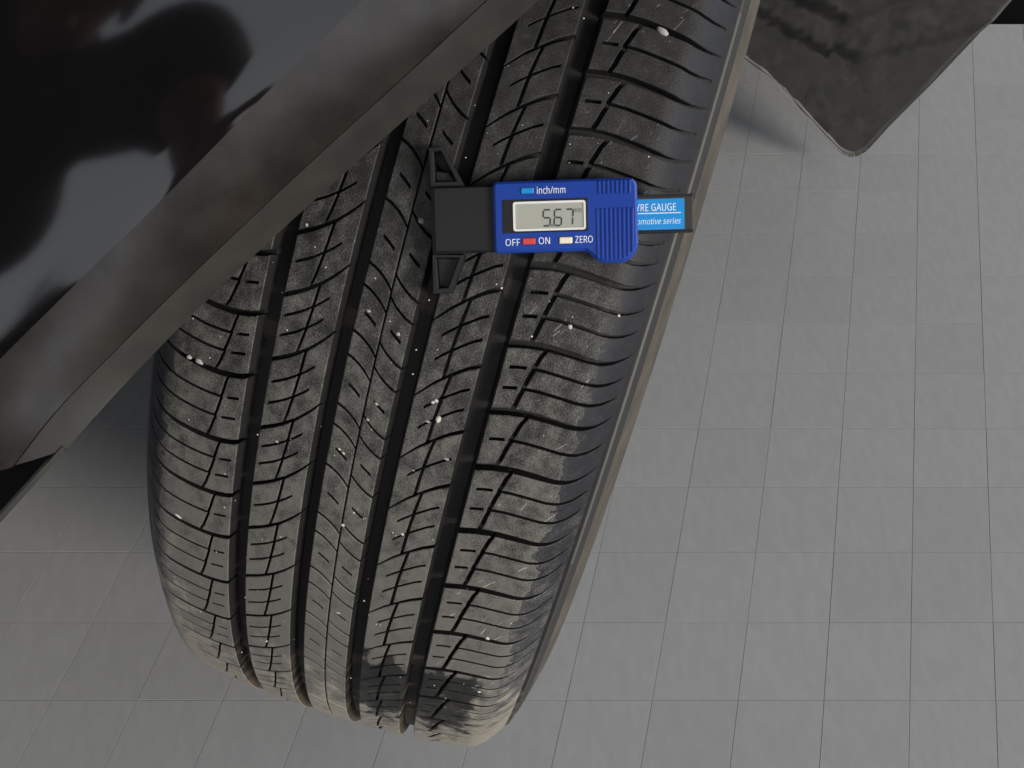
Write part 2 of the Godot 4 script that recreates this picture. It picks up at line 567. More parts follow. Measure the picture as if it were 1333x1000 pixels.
# ------------------------------------------------------------------ the photographer, seen only in the paint
# bones: [from, to, radius there, radius here]; their distances join smoothly and the field is meshed as surface nets
func nets(bones: Array, cell: float, blend: float, grow: float, org: Vector3, t: Tris) -> void:
	var lo := Vector3.ONE * 1e9
	var hi := -lo
	for b in bones:
		var r := maxf(b[2], b[3]) + grow + cell * 3.0
		lo = lo.min((b[0] as Vector3).min(b[1]) - Vector3.ONE * r)
		hi = hi.max((b[0] as Vector3).max(b[1]) + Vector3.ONE * r)
	var nx := int((hi.x - lo.x) / cell) + 2
	var ny := int((hi.y - lo.y) / cell) + 2
	var nz := int((hi.z - lo.z) / cell) + 2
	var f := PackedFloat32Array()
	f.resize(nx * ny * nz)
	f.fill(1.0)
	for b in bones:
		var a: Vector3 = b[0]
		var c: Vector3 = b[1]
		var r := maxf(b[2], b[3]) + grow + cell * 2.5
		var p0 := ((a.min(c) - Vector3.ONE * r - lo) / cell).floor()
		var p1 := ((a.max(c) + Vector3.ONE * r - lo) / cell).ceil()
		var ac := c - a
		var l2 := maxf(ac.length_squared(), 1e-9)
		for z in range(maxi(0, int(p0.z)), mini(nz - 1, int(p1.z)) + 1):
			for y in range(maxi(0, int(p0.y)), mini(ny - 1, int(p1.y)) + 1):
				for x in range(maxi(0, int(p0.x)), mini(nx - 1, int(p1.x)) + 1):
					var p := lo + Vector3(x, y, z) * cell
					var k := clampf((p - a).dot(ac) / l2, 0.0, 1.0)
					var d := p.distance_to(a + ac * k) - lerpf(b[2], b[3], k) - grow
					var i := (z * ny + y) * nx + x
					var e := f[i]
					var h := clampf(0.5 + 0.5 * (e - d) / blend, 0.0, 1.0)
					f[i] = lerpf(e, d, h) - blend * h * (1.0 - h)
	var at := {}
	var pos := PackedVector3Array()
	var nor := PackedVector3Array()
	var sx := 1
	var sy := nx
	var sz := nx * ny
	for z in nz - 1:
		for y in ny - 1:
			for x in nx - 1:
				var i := z * sz + y * sy + x
				var v0 := f[i]
				if absf(v0) > cell * 2.0:
					continue
				var v := [v0, f[i + sx], f[i + sy], f[i + sx + sy], f[i + sz], f[i + sx + sz], f[i + sy + sz], f[i + sx + sy + sz]]
				var inside := 0
				for q in 8:
					if v[q] < 0.0:
						inside += 1
				if inside == 0 or inside == 8:
					continue
				var sum := Vector3.ZERO
				var n := 0
				for q in 8:
					for ax in [1, 2, 4]:
						if q & ax:
							continue
						var w: int = q | ax
						if (v[q] < 0.0) != (v[w] < 0.0):
							var k: float = v[q] / (v[q] - v[w])
							var pa := Vector3(q & 1, (q >> 1) & 1, (q >> 2) & 1)
							var pb := Vector3(w & 1, (w >> 1) & 1, (w >> 2) & 1)
							sum += pa.lerp(pb, k)
							n += 1
				at[i] = pos.size()
				pos.append(lo + (Vector3(x, y, z) + sum / n) * cell - org)
				nor.append(Vector3(v[1] + v[3] + v[5] + v[7] - v[0] - v[2] - v[4] - v[6], v[2] + v[3] + v[6] + v[7] - v[0] - v[1] - v[4] - v[5], v[4] + v[5] + v[6] + v[7] - v[0] - v[1] - v[2] - v[3]).normalized())
	for i in at:
		for e in [[sx, sy, sz], [sy, sz, sx], [sz, sx, sy]]:
			var j: int = i + e[0]
			if (f[i] < 0.0) == (f[j] < 0.0):
				continue
			var a: int = at.get(i, -1)
			var b: int = at.get(i - e[1], -1)
			var c: int = at.get(i - e[1] - e[2], -1)
			var d: int = at.get(i - e[2], -1)
			if b < 0 or c < 0 or d < 0:
				continue
			t.tri(pos[a], pos[b], pos[c], nor[a], nor[b], nor[c])
			t.tri(pos[a], pos[c], pos[d], nor[a], nor[c], nor[d])

func make_person() -> void:
	var org := Vector3(-0.56, 0.0, 0.92)
	var who := base("person", org)
	tag(who, "person in a dark navy jacket and khaki trousers stooping towards the car", "person")
	var skin_m := mat(lin(0.36, 0.16, 0.10), 0.5)
	var navy := mat(lin(0.006, 0.007, 0.011), 0.85)
	var khaki := mat(lin(0.055, 0.042, 0.028), 0.9)
	var hair := mat(lin(0.012, 0.009, 0.007), 0.6)
	var head := Vector3(-0.262, 1.045, 0.511)
	var look := Vector3(0.25, -0.50, -0.83).normalized()
	var crown := Vector3(0.55, 0.70, -0.25).slide(look).normalized()
	var ear := look.cross(crown).normalized()
	var neck := Vector3(-0.338, 1.010, 0.565)
	var chest := Vector3(-0.410, 0.960, 0.640)
	var belly := Vector3(-0.515, 0.900, 0.715)
	var hip := Vector3(-0.630, 0.830, 0.800)
	var across := Vector3(0.62, -0.25, 0.45).normalized()
	var sr := Vector3(-0.309, 0.885, 0.578)
	var er := Vector3(-0.134, 0.822, 0.340)
	var wr := Vector3(-0.085, 0.690, 0.200)
	var sl := Vector3(-0.478, 1.090, 0.622)
	var el := Vector3(-0.640, 0.890, 0.540)
	var wl := Vector3(-0.620, 0.690, 0.450)
	var hr := hip + Vector3(0.085, 0.0, 0.03)
	var hl := hip - Vector3(0.085, 0.0, 0.03)
	var kr := Vector3(-0.560, 0.455, 0.770)
	var kl := Vector3(-0.740, 0.455, 0.740)
	var ar := Vector3(-0.600, 0.085, 0.900)
	var al := Vector3(-0.790, 0.085, 0.860)
	var toe := Vector3(0.30, 0.0, -0.95).normalized()
	var bones := [
		[hip + across * 0.05, hip - across * 0.05, 0.125, 0.125], [hip, belly, 0.125, 0.120], [belly, chest, 0.120, 0.128],
		[chest + across * 0.05, chest - across * 0.05, 0.115, 0.115], [chest, neck, 0.10, 0.055], [neck, head - look * 0.02, 0.055, 0.055],
		[sr.lerp(neck, 0.5), sr, 0.06, 0.058], [sl.lerp(neck, 0.5), sl, 0.06, 0.058],
		[sr, er, 0.055, 0.042], [er, wr, 0.041, 0.028], [sl, el, 0.055, 0.042], [el, wl, 0.041, 0.028],
		[hr, kr, 0.085, 0.058], [kr, ar, 0.055, 0.037], [hl, kl, 0.085, 0.058], [kl, al, 0.055, 0.037],
		[head + crown * 0.035 - look * 0.015, head + crown * 0.03 - look * 0.03, 0.088, 0.085], [head, head - crown * 0.065 + look * 0.035, 0.072, 0.050],
	]
	var body := Tris.new()
	nets(bones, 0.014, 0.022, 0.0, org, body)
	# nose, ears, hands on finer grids
	var face_b := [[head + look * 0.082 + crown * 0.010, head + look * 0.103 - crown * 0.022, 0.008, 0.012], [head + look * 0.082 - crown * 0.058, head + look * 0.085 - crown * 0.060, 0.014, 0.014]]
	for s in [-1.0, 1.0]:
		face_b.append([head + ear * s * 0.080 + crown * 0.015 - look * 0.01, head + ear * s * 0.083 - crown * 0.030 - look * 0.01, 0.014, 0.009])
	nets(face_b, 0.005, 0.006, 0.0, org, body)
	for h in [[er, wr, 1.0], [el, wl, -1.0]]:
		var d: Vector3 = (h[1] - h[0]).normalized()
		var side: Vector3 = d.cross(Vector3(0.5, 0.3, 0.8)).normalized()
		var palm: Vector3 = side.cross(d).normalized()
		var w: Vector3 = h[1]
		var hand := [[w - d * 0.02, w + d * 0.02, 0.027, 0.024]]
		for k in 4:
			var o := (k - 1.5) * 0.019
			var root: Vector3 = w + d * (0.088 - 0.004 * absf(k - 1.2)) + side * o
			hand.append([w + d * 0.015 + side * o * 0.6, root, 0.015, 0.0115])
			var l: float = [0.070, 0.078, 0.073, 0.058][k]
			var p1: Vector3 = root + (d * 0.92 + palm * 0.38) * l * 0.46
			var p2: Vector3 = p1 + (d * 0.62 + palm * 0.78) * l * 0.32
			var p3: Vector3 = p2 + (d * 0.25 + palm * 0.97) * l * 0.24
			hand.append_array([[root, p1, 0.010, 0.009], [p1, p2, 0.009, 0.0082], [p2, p3, 0.0082, 0.007]])
		var t0: Vector3 = w + d * 0.03 - side * 0.026 * h[2]
		var t1: Vector3 = t0 + (d * 0.7 - side * 0.6 * h[2] + palm * 0.4) * 0.042
		hand.append_array([[w + d * 0.015, t0, 0.017, 0.014], [t0, t1, 0.013, 0.0105], [t1, t1 + (d * 0.9 + palm * 0.4) * 0.028, 0.010, 0.008]])
		nets(hand, 0.0045, 0.005, 0.0, org, body)
	put("body", body.mesh(), skin_m, who)
	var coat := Tris.new()
	nets([bones[0], bones[1], bones[2], bones[3], [chest, Vector3(-0.395, 0.800, 0.630), 0.115, 0.09], [belly, Vector3(-0.46, 0.79, 0.69), 0.11, 0.09], [chest, neck - (neck - chest) * 0.15, 0.10, 0.062], bones[6], bones[7], [sr, er, 0.060, 0.050], [er, er.lerp(wr, 0.15), 0.050, 0.047], [sl, el, 0.057, 0.045], [el, el.lerp(wl, 0.85), 0.045, 0.034]], 0.014, 0.035, 0.013, org, coat)
	put("jacket", coat.mesh(), navy, who)
	var tr := Tris.new()
	nets([[hip + across * 0.05, hip - across * 0.05, 0.118, 0.118], bones[12], [kr, ar + Vector3(0, 0.02, 0), 0.060, 0.052], bones[14], [kl, al + Vector3(0, 0.02, 0), 0.060, 0.052]], 0.014, 0.03, 0.010, org, tr)
	put("trousers", tr.mesh(), khaki, who)
	for a in [ar, al]:
		var sh := Tris.new()
		var flat_a := Vector3(a.x, 0.04, a.z)
		nets([[flat_a - toe * 0.05, flat_a + toe * 0.16, 0.038, 0.034], [flat_a + Vector3(0, 0.01, 0), a, 0.045, 0.042]], 0.010, 0.02, 0.004, org, sh)
		put("shoe", sh.mesh(), M.black_plastic, who)
	var hr_t := Tris.new()
	nets([[head + crown * 0.048 - look * 0.028, head + crown * 0.02 - look * 0.045, 0.087, 0.083], [head - look * 0.05, head - crown * 0.05 - look * 0.045, 0.070, 0.055]], 0.010, 0.02, 0.006, org, hr_t)
	put("hair", hr_t.mesh(), hair, who)
	for s in [-1.0, 1.0]:
		var sp := SphereMesh.new()
		sp.radius = 0.011
		sp.height = 0.022
		sp.radial_segments = 12
		sp.rings = 6
		put("eye", sp, mat(lin(0.35, 0.33, 0.31), 0.2), who, Transform3D(Basis.IDENTITY, head + look * 0.074 + ear * s * 0.032 + crown * 0.006 - org))

# added roof, out of view: keeps zenith light off the tyre and darkens the paint
func make_shade_roof() -> void:
	var c := base("shade_roof", Vector3(-1.0, 0, -1.0))
	tag(c, "unseen brown timber roof on posts added to shade the black car", "shade_roof")
	var wood := mat(lin(0.05, 0.038, 0.03), 0.8)
	var put_box := func(called: String, lo: Vector3, hi: Vector3) -> void:
		var bm := BoxMesh.new()
		bm.size = hi - lo
		put(called, bm, wood, c, Transform3D(Basis.IDENTITY, (lo + hi) / 2.0 - c.position))
	put_box.call("roof", Vector3(-4.5, 2.62, -5.0), Vector3(1.9, 2.70, 1.75))
	for k in 7:
		var z := -4.6 + k * 1.02
		put_box.call("rafter", Vector3(-4.4, 2.46, z), Vector3(1.8, 2.618, z + 0.07))
	for q in [Vector2(-4.3, 1.55), Vector2(1.7, -4.8), Vector2(-4.3, -4.8)]:
		put_box.call("post", Vector3(q.x, -0.012, q.y), Vector3(q.x + 0.1, 2.458, q.y + 0.1))

# ------------------------------------------------------------------ mud flap
func make_mud_flap() -> void:
	var tip := Vector3(0.4044, 0.0327, -0.9178)
	var f := base("mud_flap", tip)
	tag(f, "dusty black plastic mud flap with a pointed lower corner behind the tyre", "mud flap")
	var outline := [Vector2(-146, 110), Vector2(-126, 92), Vector2(-113.9, 82.8), Vector2(-101, 75.9), Vector2(-81.2, 62.5), Vector2(-62.5, 46.1), Vector2(-45, 31), Vector2(-28.9, 17.1), Vector2(-14, 5), Vector2(-9.4, 2.2), Vector2(-4, 0.2), Vector2(1, 0.2), Vector2(6, 3), Vector2(9.9, 6.9), Vector2(23.8, 31.4), Vector2(51.4, 73.9), Vector2(76.9, 116.1), Vector2(95.2, 149.7), Vector2(117.2, 194.2), Vector2(140, 240), Vector2(-146, 240)]
	var poly := PackedVector2Array(outline)
	var nz := FastNoiseLite.new()
	nz.seed = 4
	nz.frequency = 0.03
	# moulded relief in millimetres: folds that meet in two flattened Vs
	var relief := func(p: Vector2) -> float:
		var z := nz.get_noise_2d(p.x * 0.6, p.y * 0.6) * 1.6 + nz.get_noise_2d(p.x * 1.8 + 50.0, p.y * 1.8) * 0.7
		var v1: float = p.y - (123.0 + absf(p.x + 35.0) * (0.36 if p.x < -35.0 else 0.56))
		z += clampf(v1 * 0.9, -3.0, 9.0)
		var v2: float = p.y - (91.0 + (absf(p.x + 40.0) * 0.5 if p.x < -40.0 else maxf(0.0, absf(p.x + 15.0) * 0.36)))
		z += clampf(v2 * 0.7, -4.0, 4.0)
		return z
	var pts := PackedVector2Array()
	for i in poly.size():
		var a := poly[i]
		var b := poly[(i + 1) % poly.size()]
		var n := maxi(1, int(a.distance_to(b) / 6.0))
		for k in n:
			pts.append(a.lerp(b, float(k) / n))
	var rim_n := pts.size()
	var loop := pts.duplicate()
	var inset: Array = Geometry2D.offset_polygon(poly, -2.5)
	for x in range(-144, 140, 5):
		for y in range(2, 238, 5):
			var q := Vector2(x + rng.randf_range(-1, 1), y + rng.randf_range(-1, 1))
			if inset.size() > 0 and Geometry2D.is_point_in_polygon(q, inset[0]):
				pts.append(q)
	var idx := Geometry2D.triangulate_delaunay(pts)
	var fx := Vector3(0.9945, 0.0, 0.1047)
	var fy := Vector3(0.0314, 0.9541, -0.2980)
	var fz := fx.cross(fy).normalized()
	var place := func(p: Vector2, z: float) -> Vector3:
		return (fx * p.x + fy * p.y + fz * z) * 0.001242
	var nrm := func(p: Vector2) -> Vector3:
		var e := 0.8
		var gx: float = (relief.call(p + Vector2(e, 0)) - relief.call(p - Vector2(e, 0))) / (2 * e)
		var gy: float = (relief.call(p + Vector2(0, e)) - relief.call(p - Vector2(0, e))) / (2 * e)
		return (fz - fx * gx - fy * gy).normalized()
	var t := Tris.new()
	for i in range(0, idx.size(), 3):
		var a := pts[idx[i]]
		var b := pts[idx[i + 1]]
		var c := pts[idx[i + 2]]
		if not Geometry2D.is_point_in_polygon((a + b + c) / 3.0, poly):
			continue
		t.tri(place.call(a, relief.call(a)), place.call(b, relief.call(b)), place.call(c, relief.call(c)), nrm.call(a), nrm.call(b), nrm.call(c))
		t.tri(place.call(a, -7.0), place.call(b, -7.0), place.call(c, -7.0), -fz, -fz, -fz)
	put("flap_sheet", t.mesh(), M.flap, f)
	# rolled edge along the free sides, paler than the sheet
	var e := Tris.new()
	for i in rim_n:
		var a: Vector2 = loop[i]
		var b: Vector2 = loop[(i + 1) % rim_n]
		var d := (b - a).normalized()
		var o2 := Vector2(d.y, -d.x)
		if Geometry2D.is_point_in_polygon((a + b) / 2.0 + o2 * 0.5, poly):
			o2 = -o2
		var za: float = relief.call(a)
		var zb: float = relief.call(b)
		e.flat(place.call(a, -7.0), place.call(b, -7.0), place.call(b + o2 * 3.0, -5.5), place.call(a + o2 * 3.0, -5.5), -fz)
		e.flat(place.call(a + o2 * 3.0, -5.5), place.call(b + o2 * 3.0, -5.5), place.call(b + o2 * 3.0, zb - 1.0), place.call(a + o2 * 3.0, za - 1.0), place.call(o2, 0.0))
		e.flat(place.call(a + o2 * 3.0, za - 1.0), place.call(b + o2 * 3.0, zb - 1.0), place.call(b, zb + 0.8), place.call(a, za + 0.8), fz)
		e.flat(place.call(a, za + 0.8), place.call(b, zb + 0.8), place.call(b - o2 * 2.5, zb - 0.3), place.call(a - o2 * 2.5, za - 0.3), fz)
	put("rolled_edge", e.mesh(), M.flap_edge, f)

# ------------------------------------------------------------------ tyre
func radius_at(s: float) -> float:
	var a := absf(s)
	var r := TYRE_R - 0.0009 * s * s
	if a > 76.0:
		r -= 0.0415 * (a - 76.0) * (a - 76.0)
	return r

func slope_at(s: float) -> float:
	var g := -0.0018 * s
	if absf(s) > 76.0:
		g -= 0.083 * (absf(s) - 76.0) * signf(s)
	return g

func spin(s: float, r: float, t: float) -> Vector3:
	var th := t / TYRE_R
	var p := hub + (axle * s + (face * cos(th) + run * sin(th)) * r) * 0.001
	if p.y < 0.0004:
		p.y = 0.0004
	return p - tyre.position

func normal_at(s: float, t: float) -> Vector3:
	var th := t / TYRE_R
	return ((face * cos(th) + run * sin(th)) - axle * slope_at(s)).normalized()

# point on the tread surface at depth d below it
func tread_point(s: float, t: float, d: float) -> Vector3:
	var g := slope_at(s)
	var k := 1.0 / sqrt(1.0 + g * g)
	return spin(s + g * k * d, radius_at(s) - k * d, t)

func tread_uv(s: float, t: float) -> Vector2:
	return Vector2((s + 112.0) / 224.0, (t + 130.0) / 560.0)

var ribs := [
	{name = "shoulder_block", s0 = -94.0, s1 = -47.5, off = 72.6, groove = 0,
		curve = [[-94, -3.5], [-83, -1.0], [-80, -0.3], [-73, 1.4], [-66.5, 2.4], [-60.5, 2.6], [-56, 2.4], [-50, 1.2], [-47.5, 0.0]],
		slot_w = [[-94, 0.6], [-86, 1.3], [-75, 2.0], [-55, 2.5], [-47, 2.2]], slot_d = [[-93, 0.3], [-86, 3.0], [-80, 5.5], [-47, 5.5]],
		cut_w = 1.15, cut_d = [[-91, 0.2], [-86, 2.0], [-82, 4.0], [-50, 4.0]], cuts = [[-91.0, -58.3], [-55.6, -49.9]],
		lane = [-55.6, -61.0], lane_w = 1.15, lane_d = 3.5},
	{name = "rib_block", s0 = -39.2, s1 = -17.3, off = 62.6,
		curve = [[-39.2, 0.0], [-32.3, -3.7], [-25.7, -8.6], [-20.8, -13.6], [-17.3, -18.0]],
		slot_w = [[-39, 2.0], [-28, 1.7], [-17, 1.0]], slot_d = [[-39, 4.5], [-17, 3.0]],
		cut_w = 1.15, cut_d = [[-39, 4.0], [-17, 4.0]], cuts = [[-37.6, -22.2]],
		lane = [-26.5, -29.8], lane_w = 1.15, lane_d = 3.0},
	{name = "centre_block", s0 = -10.4, s1 = -0.05, off = 41.8,
		curve = [[-10.4, -0.3], [-8, 0.7], [-5.8, 2.0], [-3.5, 3.8], [-2, 5.2], [0, 7.6]],
		slot_w = [[-10.4, 1.15], [0, 1.15]], slot_d = [[-10.4, 4.0], [0, 4.0]],
		cut_w = 1.15, cut_d = [[-10.4, 4.0], [0, 4.0]], cuts = [[-20.0, 20.0]], dash = [-7.5, -2.5], dash_f = 0.66},
	{name = "centre_block", s0 = 0.55, s1 = 10.6, off = 41.8,
		curve = [[0.5, 1.6], [2.4, 3.8], [4.4, 5.6], [7.7, 7.9], [10.6, 9.2]],
		slot_w = [[0.5, 1.15], [10.6, 1.15]], slot_d = [[0.5, 4.0], [10.6, 4.0]],
		cut_w = 1.15, cut_d = [[0.5, 4.0], [10.6, 4.0]], cuts = [[-20.0, 20.0]], dash = [3.4, 8.1], dash_f = 0.67},
	{name = "rib_block", s0 = 17.8, s1 = 39.2, off = 29.3,
		curve = [[17.8, 0.0], [23.6, -6.6], [28.8, -11.2], [34.4, -15.5], [39.2, -18.1]],
		slot_w = [[17.8, 0.7], [24, 1.2], [39.2, 1.9]], slot_d = [[17.8, 3.5], [39.2, 3.5]],
		cut_w = 1.15, cut_d = [[17, 4.0], [39.2, 4.0]], cuts = [[22.4, 37.5]],
		lane = [29.3, 26.8], lane_w = 1.3, lane_d = 2.4},
	{name = "shoulder_block", s0 = 47.1, s1 = 94.0, off = 0.0,
		curve = [[47.1, 0.0], [53.5, -1.5], [59, -2.1], [63, -2.3], [71, -1.9], [78, -1.4], [83, -1.2], [87, -2.0], [91, -4.0], [94, -6.5]],
		slot_w = [[47, 3.1], [56, 3.0], [74, 2.4], [82, 1.9], [88, 1.2], [94, 0.6]], slot_d = [[47, 5.0], [80, 5.0], [87, 3.0], [93, 0.4]],
		cut_w = 1.3, cut_d = [[47, 4.0], [82, 4.0], [88, 2.0], [92, 0.5]], cuts = [[57.9, 92.0], [49.6, 55.4]],
		lane = [60.9, 55.0], lane_w = 1.7, lane_d = 3.6},
]

func make_block(rib: Dictionary, v0: float, v1: float, fine_cut: bool, top: Tris, wall: Tris) -> void:
	var s0: float = rib.s0
	var s1: float = rib.s1
	var has_lane: bool = rib.has("lane")
	var ls := 0.0
	var lw := 0.0
	if has_lane:
		ls = (rib.lane[0] + rib.lane[1]) / 2.0
		lw = rib.lane_w / 2.0
	# columns: [s, depth]
	# walls of the wide grooves lean outwards towards the floor of the groove
	var lean0 := 1.5 if absf(s0) > 9.0 and absf(s0) < 60.0 else 0.0
	var lean1 := 1.5 if absf(s1) > 9.0 and absf(s1) < 60.0 else 0.0
	var cols := [[s0 - lean0, 6.6], [s0, 0.35], [s0 + 0.4, 0.0]]
	var stops := []
	if has_lane:
		stops.append_array([[ls - lw - 0.3, 0.0], [ls - lw, 0.3], [ls - lw, rib.lane_d], [ls + lw, rib.lane_d], [ls + lw, 0.3], [ls + lw + 0.3, 0.0]])
	for e in rib.cuts:
		for q in 2:
			if e[q] > s0 + 1.0 and e[q] < s1 - 1.0 and not (has_lane and absf(e[q] - ls) < lw + 0.5):
				stops.append([e[q] - 0.12, 0.0])
				stops.append([e[q] + 0.12, 0.0])
	if rib.has("dash"):
		for q in 2:
			stops.append([rib.dash[q] - 0.12, 0.0])
			stops.append([rib.dash[q] + 0.12, 0.0])
	stops.sort_custom(func(a, b): return a[0] < b[0])
	# sorting must not disturb the order of the lane's own columns, which share places
	if has_lane:
		var clean := []
		for q in stops:
			if q[1] == 0.0 and absf(q[0] - ls) > lw + 0.1:
				clean.append(q)
		var outl := []
		var done := false
		for q in clean:
			if q[0] > ls and not done:
				outl.append_array([[ls - lw, 0.3], [ls - lw, rib.lane_d], [ls + lw, rib.lane_d], [ls + lw, 0.3]])
				done = true
			outl.append(q)
		stops = outl
	stops.append([s1 - 0.4, 0.0])
	for q in stops:
		var last: float = cols[-1][0]
		var gap: float = q[0] - last
		var step := 3.5 if absf(q[0]) < 76.0 else 1.6
		var n := int(gap / step)
		if cols[-1][1] == 0.0 and q[1] == 0.0:
			for k in range(1, n + 1):
				cols.append([last + gap * k / (n + 1.0), 0.0])
		cols.append(q)
	cols.append_array([[s1, 0.35], [s1 + lean1, 6.6]])
	# rows: [v, side, type (1 slot, 2 cut, 3 dash), level (0 top, 1 edge, 2 bottom), which]
	var rows := [[v0, 1.0, 1, 2], [v0, 1.0, 1, 1], [v0, 1.0, 1, 0]]
	var length := v1 - v0
	var inner := []
	var long := length > 25.0
	if rib.has("dash"):
		if long:
			inner.append([0.32, 2])
			inner.append([rib.dash_f, 3])
		else:
			inner.append([0.50, 3])
	else:
		if long:
			inner.append([0.33, 2])
			inner.append([0.635, 2])
		else:
			inner.append([0.48, 2])
	if not fine_cut:
		inner = [[0.5, 0]]
	var prev := v0 + 1.2
	for q in inner:
		var v: float = v0 + length * q[0]
		var n := int((v - prev) / 3.5)
		for k in range(1, n + 1):
			rows.append([prev + (v - prev) * k / (n + 1.0), 0.0, 0, 0])
		if q[1] == 0:
			rows.append([v, 0.0, 0, 0])
		else:
			rows.append_array([[v, -1.0, q[1], 0], [v, -1.0, q[1], 1], [v, -1.0, q[1], 2], [v, 1.0, q[1], 2], [v, 1.0, q[1], 1], [v, 1.0, q[1], 0]])
		prev = v
	var n2 := int((v1 - 1.2 - prev) / 3.5)
	for k in range(1, n2 + 1):
		rows.append([prev + (v1 - 1.2 - prev) * k / (n2 + 1.0), 0.0, 0, 0])
	rows.append_array([[v1, -1.0, 1, 0], [v1, -1.0, 1, 1], [v1, -1.0, 1, 2], [v1, 1.0, 1, 2]])
	var nc := cols.size()
	var nr := rows.size()
	var P := []
	var D := []
	var S := []
	var T := []
	for k in nr:
		var row: Array = rows[k]
		var f: float = (row[0] - v0) / length
		var pr := PackedVector3Array()
		var dr := PackedFloat32Array()
		var sr := PackedFloat32Array()
		var tr := PackedFloat32Array()
		for j in nc:
			var sn: float = cols[j][0]
			var dc: float = cols[j][1]
			var d := 0.0
			var wid := 0.0
			var ch := 0.0
			if row[2] == 1:
				wid = interp(rib.slot_w, sn)
				d = interp(rib.slot_d, sn)
			elif row[2] == 2:
				wid = rib.cut_w
				for e in rib.cuts:
					if sn > e[0] and sn < e[1]:
						d = interp(rib.cut_d, sn)
			elif row[2] == 3:
				wid = rib.cut_w * 1.15
				if sn > rib.dash[0] and sn < rib.dash[1]:
					d = 3.5
			if row[3] == 0:
				d = 0.0
				ch = 0.4 if row[2] == 1 else 0.2
			elif row[3] == 1:
				d = minf(d, 0.3 if row[2] == 1 else 0.15)
			d = maxf(d, dc)
			var s := sn
			if has_lane:
				var hat := clampf((sn - s0) / (ls - lw - s0), 0.0, 1.0) if sn < ls else clampf((minf(s1, ls + 20.0) - sn) / (minf(s1, ls + 20.0) - ls - lw), 0.0, 1.0)
				var fb := clampf(f, 0.0, 1.0)
				var bend := 0.9 * sin(fb * PI) * signf(ls) * -0.5
				s += ((fb - 0.5) * (rib.lane[1] - rib.lane[0]) + bend) * hat
			var t: float = row[0] + rib.off + interp(rib.curve, s) + row[1] * (wid / 2.0 + ch)
			pr.append(tread_point(s, t, d))
			dr.append(d)
			sr.append(s)
			tr.append(t)
		P.append(pr)
		D.append(dr)
		S.append(sr)
		T.append(tr)
	for k in nr - 1:
		for j in nc - 1:
			var a: Vector3 = P[k][j]
			var b: Vector3 = P[k][j + 1]
			var c: Vector3 = P[k + 1][j + 1]
			var d: Vector3 = P[k + 1][j]
			var deepest := maxf(maxf(D[k][j], D[k][j + 1]), maxf(D[k + 1][j], D[k + 1][j + 1]))
			var g := (c - a).cross(d - b)
			var area := g.length()
			if area < 1e-12:
				continue
			var ua := tread_uv(S[k][j], T[k][j])
			var ub := tread_uv(S[k][j + 1], T[k][j + 1])
			var uc := tread_uv(S[k + 1][j + 1], T[k + 1][j + 1])
			var ud := tread_uv(S[k + 1][j], T[k + 1][j])
			if deepest == 0.0:
				var na := normal_at(S[k][j], T[k][j])
				var nb := normal_at(S[k][j + 1], T[k][j + 1])
				var nn := normal_at(S[k + 1][j + 1], T[k + 1][j + 1])
				var nd := normal_at(S[k + 1][j], T[k + 1][j])
				top.tri(a, b, c, na, nb, nn, ua, ub, uc)
				top.tri(a, c, d, na, nn, nd, ua, uc, ud)
			else:
				g = g / area
				# columns run along the axle and rows along the tread: this order faces outwards
				if axle.cross(run).dot(normal_at(S[k][j], T[k][j])) < 0.0:
					g = -g
				var dest := top if deepest < 0.4 else wall
				dest.tri(a, b, c, g, g, g, ua, ub, uc)
				dest.tri(a, c, d, g, g, g, ua, uc, ud)

